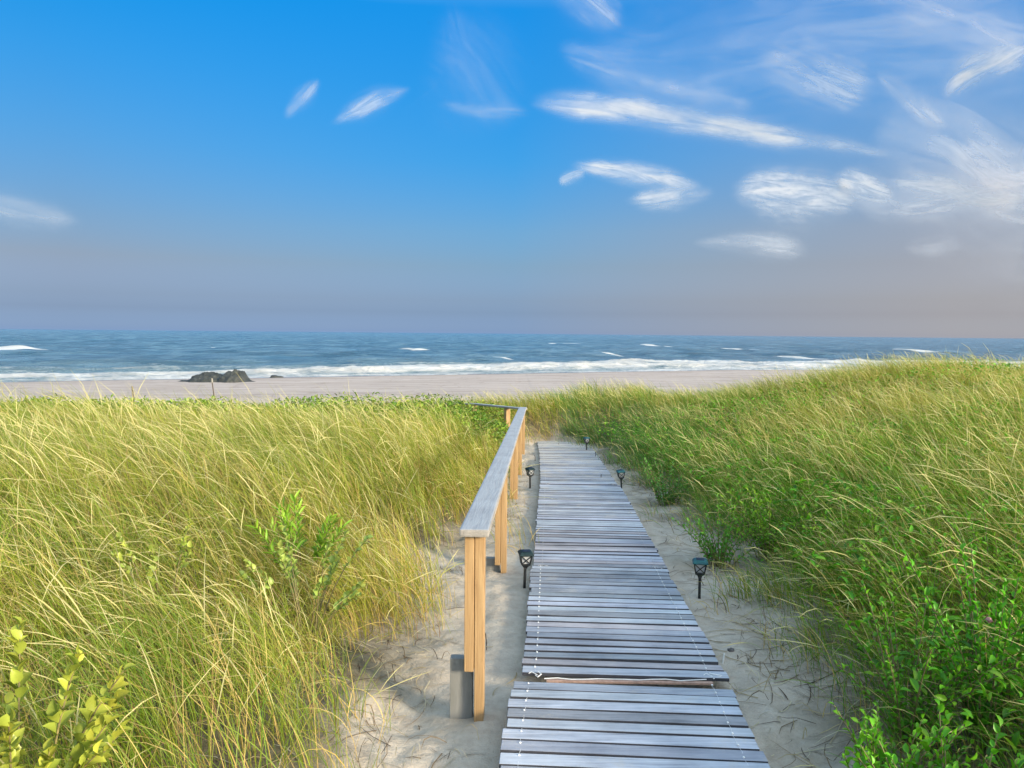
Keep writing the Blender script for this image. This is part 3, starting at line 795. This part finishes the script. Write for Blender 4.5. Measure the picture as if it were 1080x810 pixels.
# ------------------------------------------------------------------ lanterns
def sq(w, z, n=1):
    return [(-w, -w, z), (w, -w, z), (w, w, z), (-w, w, z)]
def make_lantern():
    root = empty('solar_lantern', (0, 0, 0), 'x', 'garden light')
    s = MB(); s.box((0, 0, .014), (.019, .019, .29), None, bev=.002)
    s.loft([sq(.011, .148), sq(.014, .154), sq(.011, .160)])
    s.build('stake', M_black, root)
    c = MB()
    # tapered cup under the cage
    c.loft([sq(.011, .156), sq(.018, .168), sq(.031, .180), sq(.031, .186)])
    h0, h1 = .184, .262
    w0, w1 = .030, .043
    for sx in (-1, 1):
        for sy in (-1, 1): c.tube([(sx*w0, sy*w0, h0), (sx*w1, sy*w1, h1)], .0042, 4)
    for q in range(4):
        Mq = Matrix.Rotation(q*math.pi/2, 3, 'Z')
        def f(x, z):
            t = (z-h0)/(h1-h0); return Mq @ Vector((x*(w0+(w1-w0)*t), -(w0+(w1-w0)*t)-.001, z))
        c.tube([f(-.95, h0+.010), f(.95, h1-.004)], .0034, 4); c.tube([f(.95, h0+.010), f(-.95, h1-.004)], .0034, 4)
        c.tube([f(-1, h0+.009), f(1, h0+.009)], .0024, 4); c.tube([f(-1, h1-.004), f(1, h1-.004)], .003, 4)
    c.build('cage', M_black, root)
    g_ = MB(); g_.loft([sq(.024, .187), sq(.038, .262)]); g_.build('panel', M_lens, root)
    r_ = MB(); r_.loft([sq(.044, .2585), sq(.053, .2590), sq(.054, .2635), sq(.049, .272), sq(.040, .281), sq(.036, .284), sq(.033, .2845)])
    cp = r_.build('lamp_cap', M_teal, root)
    p_ = MB(); p_.box((0, 0, .286), (.056, .056, .003), None, bev=.001); p_.build('solar_panel', M_solar, cp)
    return root
def copy_tree(o, parent=None):
    c = o.copy(); col.objects.link(c); c.parent = parent
    for ch in o.children: copy_tree(ch, c)
    return c
proto = make_lantern()
lan = [((553, 620), 5.30, .15, 'black solar lantern left of the boardwalk, in front of the second railing post'),
       ((737.5, 631), 5.25, -.2, 'teal capped solar lantern nearest on the right of the boardwalk'),
       ((559, 515), 9.7, .5, 'small black solar lantern on the left between railing and slats, beyond the near one'),
       ((655.5, 518), 9.0, .1, 'solar lantern in the middle of the right row before the dark shrub'),
       ((618.5, 477), 13.6, .3, 'tiny solar lantern farthest along the right side of the boardwalk')
       ]
for i, ((px_, py_), Yd, rz, lab) in enumerate(lan):
    o = proto if i == 0 else copy_tree(proto)
    p = P(px_, py_, Yd)
    zg = float(ground(p[0], p[1]))
    # keep the foot on the sand while staying on the surveyed line of sight
    for _ in range(6):
        Yd += (p[2]-zg)*Yd/(CAM[2]-p[2]); p = P(px_, py_, Yd); zg = float(ground(p[0], p[1]))
    o.location = (float(p[0]), float(p[1]), zg); o.rotation_euler = (R([2, -1, 3, 1.5, -2, 2][i]), R([1.5, 0, -2, -3.5, 1, 0][i]), rz)
    tag(o, lab, 'garden light', 'solar lanterns along the boardwalk')
    if i in (1, 3, 4):
        for ch in o.children:
            if ch.name.startswith('lamp_cap'):
                ch.data = ch.data.copy(); ch.data.materials[0] = M_tealcap

# thin markers, stakes and small finds
def place(px_, py_, Yd):
    p = P(px_, py_, Yd); zg = float(ground(p[0], p[1]))
    for _ in range(6):
        Yd += (p[2]-zg)*Yd/(CAM[2]-p[2]); p = P(px_, py_, Yd); zg = float(ground(p[0], p[1]))
    return Vector((float(p[0]), float(p[1]), zg))
for i, (px_, py_, Yd, h_, lab) in enumerate([(564.5, 462, 15.3, .10, 'stubby dark peg at the far left end of the boardwalk'),
        (628, 485, 12.5, .14, 'thin dark peg right of the far slats, farthest of the three pegs'),
        (633.5, 509, 10.2, .12, 'upright thin peg standing through the slat edge near the middle right lantern'),
        (643.5, 508, 10.2, .07, 'shortest thin peg between the slat edge and the middle right lantern')]):
    b = place(px_, py_, Yd); mb = MB()
    mb.tube([(0, 0, -.1), (.003, 0, h_*.5), (.006*(i-1), .002, h_)], .0055, 6)
    o = mb.build('peg', M_rust); o.location = b; tag(o, lab, 'peg', 'thin pegs at the edge of the slats')
for px_, py_, Yd, th_, lab, mm in [(140, 407.5, 17.8, .022, 'dark weathered fence stake at the seaward edge of the grass, left of the rock', M_stake),
        (226, 403.5, 18.2, .016, 'slender pale topped stake in front of the rock', M_stake)]:
    p = P(px_, py_, Yd); zg = float(ground(p[0], p[1])); mb = MB()
    H_ = float(p[2])-zg
    mb.tube([(0, 0, -.3), (.01, 0, H_*.5), (-.012 if px_ < 200 else -.05, 0, H_)], [th_, th_*.95, th_*.8], 7)
    o = mb.build('fence_stake', mm); o.location = (float(p[0]), float(p[1]), zg)
    if px_ > 200:
        t_ = MB(); t_.tube([(-.05, 0, H_-.0), (-.053, 0, H_+.10)], th_*1.3, 7); t_.build('stake_tip', mat_plain('bleached_tip', (.27, .25, .22), .8, 0, .2, 60), o)
    tag(o, lab, 'stake')
b = place(762, 700, 4.2); mb = MB(); mb.tube([(0, 0, 0), (.010, .02, .03), (.02, .04, .055)], [.005, .0045, .004], 6)
o = mb.build('driftwood_stick', M_white); o.location = b+Vector((0, 0, -.012)); tag(o, 'short bleached stick leaning out of the sand right of the slats', 'stick')
def blob(name, loc, r, mat, seed, sq_=.6, parent=None):
    bm = bmesh.new(); bmesh.ops.create_icosphere(bm, subdivisions=3, radius=1)
    for v in bm.verts:
        n = mnoise.fractal(v.co*1.3+Vector((seed, 0, 0)), 1, 2, 4)
        v.co = v.co*(1+.35*n); v.co = Vector((v.co.x*r, v.co.y*r*.8, v.co.z*r*sq_))
    me = bpy.data.meshes.new(name); bm.to_mesh(me); bm.free(); me.materials.append(mat)
    me.polygons.foreach_set('use_smooth', [True]*len(me.polygons))
    o = bpy.data.objects.new(name, me); col.objects.link(o); o.location = loc; o.parent = parent; return o
o = blob('stone', place(771, 686, 4.4)+Vector((0, 0, .002)), .020, M_stone, 3.3); tag(o, 'dark rounded stone on the sand right of the slats', 'stone')

# ------------------------------------------------------------------ rock
def build_rock():
    m_, N, out = new_mat('rock')
    tc = N.n('ShaderNodeTexCoord').outputs['Object']
    n1 = N.noise(tc, 1.2, 7, .7); n2 = N.noise(tc, 5, 6, .7)
    c = N.ramp(n1, [(.3, (.015, .018, .018)), (.5, (.032, .035, .033)), (.72, (.07, .068, .06))])
    c = N.mix(N.mr(n2, .5, .7, 0, .5), c, (.05, .07, .045))
    principled(N, out, Base_Color=c, Roughness=.7, Normal=N.bump(n2, 1, .15))
    p = P(229, 405.5, 70); L = 78/FPX
    nxr, nyr = 200, 60
    xs = np.linspace(-38, 39, nxr)*L; ys = np.linspace(-2.2, 2.2, nyr)
    Xr, Yr = np.meshgrid(xs, ys)
    prof = np.interp(xs/L, [-38, -37, -33, -27, -22, -12, -6, 0, 5, 12, 19, 24, 29, 33, 36, 39],
                     [-.5, 3.2, 4.0, 4.2, 8.2, 10.6, 11.3, 10.4, 9.2, 12.2, 14.5, 11.8, 6.0, 4.4, 3.6, -.5])*L
    half = np.clip(.5+prof*1.25, .3, 2.0)
    sec = np.clip(1-(np.abs(Yr)/half)**2.2, 0, 1)**.55
    Zr = prof*sec*(1+.0*Xr)-.0
    nn = np.array([[mnoise.ridged_multi_fractal(Vector((a*1.25, b_*1.25, 1.3)), .8, 2.2, 6, 1.0, 2.0) for a in xs] for b_ in ys])
    Zr = Zr*(.74+.22*nn)-np.where(sec <= .001, .6, 0)
    ii = np.arange(nxr*nyr).reshape(nyr, nxr)
    F = np.stack([ii[:-1, :-1], ii[:-1, 1:], ii[1:, 1:], ii[1:, :-1]], -1).reshape(-1, 4)
    jx = np.array([[mnoise.noise(Vector((a*1.5, b_*1.5, 8))) for a in xs] for b_ in ys])*.22
    o = fast_mesh('boulder', np.stack([(Xr+jx).ravel(), (Yr+jx*.8).ravel(), Zr.ravel()], -1), [F], m_, smooth=False)
    z0 = float(ground(p[0], p[1], False))
    o.location = (float(p[0]), float(p[1]), min(z0, float(p[2]))-.05); tag(o, 'dark two humped boulder at the water line on the beach', 'boulder')
    q = P(291, 401.5, 80); o2 = blob('boulder', (float(q[0]), float(q[1]), SEA+.05), .8, m_, 9.1, .45); tag(o2, 'small low boulder awash right of the big one', 'boulder')
build_rock()

# ------------------------------------------------------------------ clouds: thin cirrus sheets 7 km up
def mat_cloud(seed, dens, fine):
    m_, N, out = new_mat('cirrus'); 
    uv = N.n('ShaderNodeUVMap', uv_map='UVMap').outputs[0]
    at = N.n('ShaderNodeAttribute', attribute_name='tint'); sp = N.n('ShaderNodeSeparateColor'); N.l(at.outputs['Color'], sp.inputs[0])
    of = (seed*3.1, seed*1.7, 0)
    wa = N.noise(N.mapv(uv, (.55, .9, 1), of), fine, 4, .6)
    wb = N.noise(N.mapv(uv, (1.7, 3.2, 1), of), fine, 4, .58, .5)
    w2 = N.noise(N.mapv(uv, (.9, 5.5, 1), (seed*7.7, seed*2, 0), (0, 0, .22)), fine, 6, .56, .9)
    w3 = N.noise(N.mapv(uv, (1.1, 1.3, 1), (seed*5.7, seed*4, 0)), fine, 3, .5)
    v0 = N.m('SUBTRACT', N.m('MULTIPLY', sp.outputs[2], 2.0), 1.0)
    sh = N.m('ADD', N.m('MULTIPLY', N.m('SUBTRACT', wa, .5), 1.5), N.m('MULTIPLY', N.m('SUBTRACT', wb, .5), .9))
    vv = N.m('MULTIPLY', N.m('ADD', v0, N.m('MULTIPLY', sh, .62)), 2.7)
    core = N.m('EXPONENT', N.m('MULTIPLY', N.m('MULTIPLY', vv, vv), -1.0))
    v1 = N.m('MULTIPLY', v0, 1.7)
    halo = N.m('EXPONENT', N.m('MULTIPLY', N.m('MULTIPLY', v1, v1), -1.6))
    edge = N.m('POWER', N.m('SUBTRACT', 1.0, N.m('MULTIPLY', v0, v0), clamp=True), 1.5)
    endf = N.mr(N.m('SUBTRACT', N.m('MULTIPLY', sp.outputs[0], 1.75), N.m('MULTIPLY', w3, .75)), 0, 1, 0, 1, True)
    fib = N.mr(w2, .27, .72, 0, 1, True)
    brk = N.mr(w3, .28, .6, .35, 1, True)
    body = N.m('MULTIPLY', core, N.m('ADD', .25, N.m('MULTIPLY', fib, .85)))
    body = N.m('ADD', N.m('MULTIPLY', body, brk), N.m('MULTIPLY', N.m('MULTIPLY', halo, N.m('ADD', .35, N.m('MULTIPLY', fib, .65))), .30))
    a = N.m('MULTIPLY', N.m('MULTIPLY', body, edge), endf)
    a = N.m('MULTIPLY', a, N.m('MULTIPLY', sp.outputs[1], dens), clamp=True)
    t = N.n('ShaderNodeBsdfTransparent'); d = N.n('ShaderNodeBsdfDiffuse'); tl = N.n('ShaderNodeBsdfTranslucent')
    d.inputs[0].default_value = (.93, .83, .77, 1); tl.inputs[0].default_value = (.95, .84, .78, 1)
    ms = N.n('ShaderNodeMixShader', i_0=.5); N.l(d.outputs[0], ms.inputs[1]); N.l(tl.outputs[0], ms.inputs[2])
    mx = N.n('ShaderNodeMixShader'); N.l(a, mx.inputs[0]); N.l(t.outputs[0], mx.inputs[1]); N.l(ms.outputs[0], mx.inputs[2])
    N.l(mx.outputs[0], out.inputs[0]); return m_
ALT = 7000.0
def cloud(pts, label, dens=1.0, fine=1.0, seed=1.0, wide=1.3):
    """pts: (photo column, row, half width, strength) along the streak"""
    pts = [np.array(q, float) for q in pts]
    # resample
    seg = [np.hypot(*(pts[i+1][:2]-pts[i][:2])) for i in range(len(pts)-1)]; T = np.concatenate([[0], np.cumsum(seg)])
    alt = ALT+90.0*seed
    n = max(12, int(T[-1]/5)); tt = np.linspace(0, T[-1], n)
    q = np.stack([np.interp(tt, T, [p[k] for p in pts]) for k in range(4)], -1)
    for _ in range(3): q[1:-1, :2] = (q[:-2, :2]+q[1:-1, :2]*2+q[2:, :2])/4
    tan = np.gradient(q[:, :2], axis=0); tan /= np.linalg.norm(tan, axis=1, keepdims=True); nor = np.stack([-tan[:, 1], tan[:, 0]], -1)
    m = 13; V = []; C = []; UV = []
    for i in range(n):
        e = min(1, (4.5 if T[-1] > 220 else 2.4)*min(i, n-1-i)/(n-1)+.0)
        e = float(sst(0, 1, e))
        for j in range(m):
            v = -1+2*j/(m-1)
            xy = q[i, :2]+nor[i]*v*q[i, 2]*3.0*wide*(.30+.70*e)
            d = ray(xy[0], xy[1]); V.append(CAM+d*((alt-CAM[2])/d[2]))
            C.append((e, q[i, 3], (v+1)/2)); UV.append((tt[i]/60, v*q[i, 2]*3.0*wide*(.30+.70*e)/60))
    ii = np.arange(n*m).reshape(n, m)
    F = np.stack([ii[:-1, :-1], ii[:-1, 1:], ii[1:, 1:], ii[1:, :-1]], -1).reshape(-1, 4)
    V = np.array(V); c0 = V.mean(0)
    o = fast_mesh('cloud', V-c0, [F], mat_cloud(seed, dens, fine), np.array(C), smooth=True, uv=np.array(UV)); o.location = Vector(c0)
    tag(o, label, 'cloud', 'wisps of cirrus cloud'); return o
cloud([(525, 102, 5, .4), (570, 106, 8, .8), (610, 111, 8, 1), (660, 117, 8, 1), (730, 127, 8, 1), (800, 139, 7, 1), (870, 151, 5, .8), (930, 161, 4, .5), (985, 170, 3, .3)], 'longest bright streak of cirrus slanting down to the right', 1.05, .8, 1)
cloud([(575, 168, 3, .5), (610, 174, 5, .9), (660, 182, 6, 1), (700, 189, 6, .8), (770, 200, 5, .4)], 'forked white wisp below the left end of the long streak', .95, 1.2, 2)
cloud([(582, 198, 3, .4), (600, 188, 4, .7), (625, 178, 4, .5)], 'short lower prong at the left of the forked wisp', 1.0, 1.2, 3)
cloud([(640, 214, 3, .3), (675, 211, 6, .8), (710, 207, 7, .8), (745, 203, 5, .4), (775, 200, 4, .2)], 'soft pale patch hanging under the forked wisp', .75, 1.2, 4)
cloud([(740, 204, 6, .5), (800, 201, 13, 1), (855, 207, 14, 1), (940, 217, 9, .6)], 'fluffy left lobe of the bank of cloud at the right', 1.0, 1.5, 5)
cloud([(865, 182, 6, .6), (895, 192, 9, 1), (925, 203, 9, 1), (960, 210, 7, .6)], 'bright slanting puff in the middle of the right cloud bank', 1.1, 1.5, 6)
cloud([(900, 190, 6, .5), (950, 192, 10, .8), (1000, 200, 9, .7), (1050, 212, 9, .6), (1110, 208, 12, .6)], 'pale cloud trailing to the right edge from the cloud bank', .9, 1.0, 7)
cloud([(880, 214, 6, .4), (950, 213, 12, .6), (1030, 208, 14, .55), (1110, 205, 18, .5)], 'hazy underside of the cloud bank reaching the right edge', .8, .8, 17)
cloud([(705, 257, 3, .4), (750, 256, 4, .6), (800, 256, 7, .8), (840, 262, 8, .7), (880, 270, 5, .3)], 'low faint pinkish streak under the cloud bank', .75, 1.0, 8)
cloud([(940, 262, 4, .3), (990, 260, 7, .5), (1030, 258, 5, .3)], 'faint lowest smudge of cloud at the right', .6, 1.0, 9)
cloud([(1010, 122, 4, .4), (996, 108, 8, .8), (1003, 92, 9, .9), (1030, 74, 10, .9), (1110, 38, 14, .9)], 'hooked wisp at the upper right edge', 1.0, 1.0, 10)
cloud([(905, 60, 5, .5), (950, 96, 8, .9), (985, 125, 8, .9), (1020, 150, 6, .5)], 'thin diagonal wisp left of the hooked one', .5, 1.0, 11)
cloud([(770, 48, 12, .4), (850, 72, 18, .8), (900, 92, 18, 1), (950, 112, 12, .6)], 'soft translucent veil above the long streak', .5, 1.2, 12)
cloud([(335, 138, 3, .4), (375, 117, 6, 1), (402, 103, 6, .9), (450, 88, 3, .4)], 'small feathery tuft of cloud left of the centre', .6, 1.3, 13)
cloud([(292, 134, 3, .4), (320, 103, 5, .9), (345, 74, 3, .4)], 'smallest wisp left of the feathery tuft', .5, 1.5, 14)
cloud([(440, 108, 4, .3), (505, 115, 5, .6), (580, 120, 5, .4)], 'faint wisp before the left tip of the long streak', .35, 1.5, 15)
cloud([(570, -50, 10, .5), (618, 2, 12, .8), (672, 44, 9, .4)], 'pale wisp touching the top edge of the sky', .6, 1.0, 16)
cloud([(-80, 200, 8, .6), (10, 220, 10, .7), (120, 244, 7, .3)], 'faint mauve streak at the left edge of the sky', .45, .7, 18)
cloud([(560, 60, 20, .3), (700, 70, 34, .5), (850, 40, 44, .6), (1000, 30, 50, .7), (1150, 20, 50, .7)], 'broad thin veil across the upper right sky', .30, .5, 19)
cloud([(900, 130, 20, .4), (1000, 160, 34, .8), (1060, 200, 46, .9), (1150, 220, 60, .9)], 'hazy mauve veil behind the cloud bank at the right', .46, .5, 20)
cloud([(430, 20, 24, .3), (490, 60, 30, .6), (520, 110, 26, .6), (560, 160, 14, .3)], 'barely visible veil in the upper middle of the sky', .14, .6, 21)

cloud([(570, 40, 8, .4), (660, 78, 10, .7), (740, 98, 9, .6), (820, 118, 6, .4)], 'faint diagonal thread just above the long streak', .35, 1.0, 22)
cloud([(900, -30, 16, .5), (980, 10, 18, .8), (1110, 52, 18, .8)], 'pale haze streak across the upper right corner', .34, .8, 23)
cloud([(470, -20, 12, .5), (484, 40, 14, .8), (500, 90, 12, .6), (520, 130, 8, .3)], 'barely visible upright wisp in the upper middle of the sky', .10, 1.2, 24)
cloud([(985, 140, 10, .5), (1020, 168, 16, .9), (1060, 182, 18, .9), (1120, 170, 20, .8)], 'warm haze above the right end of the cloud bank', .5, .9, 25)
# ------------------------------------------------------------------ sky and sun
SUN_EL, SUN_AZ = R(17), R(128)
EXPO = 1.15
w = bpy.data.worlds.new('World'); sc.world = w; w.use_nodes = True
N = NT(w.node_tree); bg = w.node_tree.nodes['Background']
sky = N.n('ShaderNodeTexSky'); sky.sky_type = 'NISHITA'; sky.sun_disc = False; sky.sun_elevation = SUN_EL; sky.sun_rotation = SUN_AZ
sky.air_density = 1; sky.dust_density = 1; sky.ozone_density = 1.5
tc = N.n('ShaderNodeTexCoord').outputs['Generated']
sx = N.n('ShaderNodeSeparateXYZ'); N.l(tc, sx.inputs[0])
def lin(c): return tuple(((q/255+.055)/1.055)**2.4 if q > 10 else q/255/12.92 for q in c)
# colour gain towards set tones on the physical sky by elevation, for the left, middle and right of the seaward sky
elev = [0, .3, .8, 1.5, 2.5, 5, 7.5, 12.5, 17.5, 22.5]
nis = {'l': [(.31, .30, .205), (.353, .34, .234), (.443, .425, .284), (.547, .561, .392), (.567, .634, .489), (.489, .641, .627), (.398, .569, .653), (.276, .429, .586), (.206, .332, .494), (.161, .265, .415)],
       'm': [(.24, .23, .155), (.276, .263, .179), (.344, .327, .217), (.422, .43, .299), (.435, .484, .372), (.375, .489, .478), (.306, .436, .499), (.214, .332, .451), (.162, .26, .386), (.128, .21, .329)],
       'r': [(.20, .187, .122), (.229, .212, .14), (.28, .26, .169), (.338, .338, .232), (.346, .379, .289), (.298, .384, .372), (.245, .344, .392), (.175, .268, .362), (.136, .215, .317), (.111, .179, .279)]}
want = {'l': [(132, 158, 193), (134, 159, 193), (135, 160, 193), (137, 161, 193), (141, 164, 194), (146, 166, 190), (126, 167, 206), (88, 164, 226), (56, 157, 232), (20, 148, 230)],
        'm': [(130, 156, 191), (131, 157, 191), (132, 158, 192), (133, 160, 193), (136, 163, 194), (130, 168, 200), (113, 170, 215), (66, 162, 232), (44, 153, 232), (28, 147, 232)],
        'r': [(163, 164, 170), (164, 165, 171), (165, 166, 172), (166, 167, 174), (166, 168, 175), (162, 168, 180), (155, 168, 188), (122, 165, 212), (94, 157, 220), (76, 147, 220)]}
def gain_ramp(k):
    st = []
    for e, a, b in zip(elev, nis[k], want[k]):
        t = lin(b); st.append((math.sin(R(e)), tuple(t[i]/a[i]/2**EXPO/8 for i in range(3))))
    st.append((.70, (.42, .40, .33))); st.append((1.0, (.85, .74, .56)))  # unseen high sky gets extra gain, added as fill light
    return N.ramp(sx.outputs[2], st)
dx = N.m('DIVIDE', sx.outputs[0], .5)
g1 = N.mix(N.m('MULTIPLY', dx, -1.0, clamp=True), gain_ramp('m'), gain_ramp('l'))
gn = N.mix(N.m('MULTIPLY', dx, 1.0, clamp=True), g1, gain_ramp('r'))
front = N.mr(sx.outputs[1], -.15, .45, 0, 1, True)
gn = N.mix(front, N.ramp(sx.outputs[2], [(.0, (.15, .15, .15)), (.5, (.22, .21, .19)), (1.0, (.85, .74, .56))]), gn)
gn4 = N.mix(1.0, gn, (8, 8, 8), 'MULTIPLY')
cc = N.mix(1.0, sky.outputs[0], gn4, 'MULTIPLY')
N.l(cc, bg.inputs[0]); bg.inputs[1].default_value = .1
L_ = bpy.data.lights.new('sun', 'SUN'); L_.energy = 3.0; L_.angle = R(11); L_.color = (1, .89, .68)
lo = bpy.data.objects.new('sun', L_); col.objects.link(lo)
sd = Vector((math.sin(SUN_AZ)*math.cos(SUN_EL), math.cos(SUN_AZ)*math.cos(SUN_EL), math.sin(SUN_EL)))
lo.rotation_euler = sd.to_track_quat('Z', 'Y').to_euler(); lo.location = sd*30

sc.view_settings.view_transform = 'Standard'; sc.view_settings.look = 'None'; sc.view_settings.gamma = 1
sc.view_settings.use_curve_mapping = False; sc.view_settings.exposure = EXPO
sc.render.engine = 'CYCLES'
sc.cycles.max_bounces = 4; sc.cycles.diffuse_bounces = 2; sc.cycles.glossy_bounces = 2; sc.cycles.transmission_bounces = 3; sc.cycles.transparent_max_bounces = 12
sc.cycles.use_denoising = True; sc.cycles.use_adaptive_sampling = True; sc.cycles.adaptive_threshold = .018
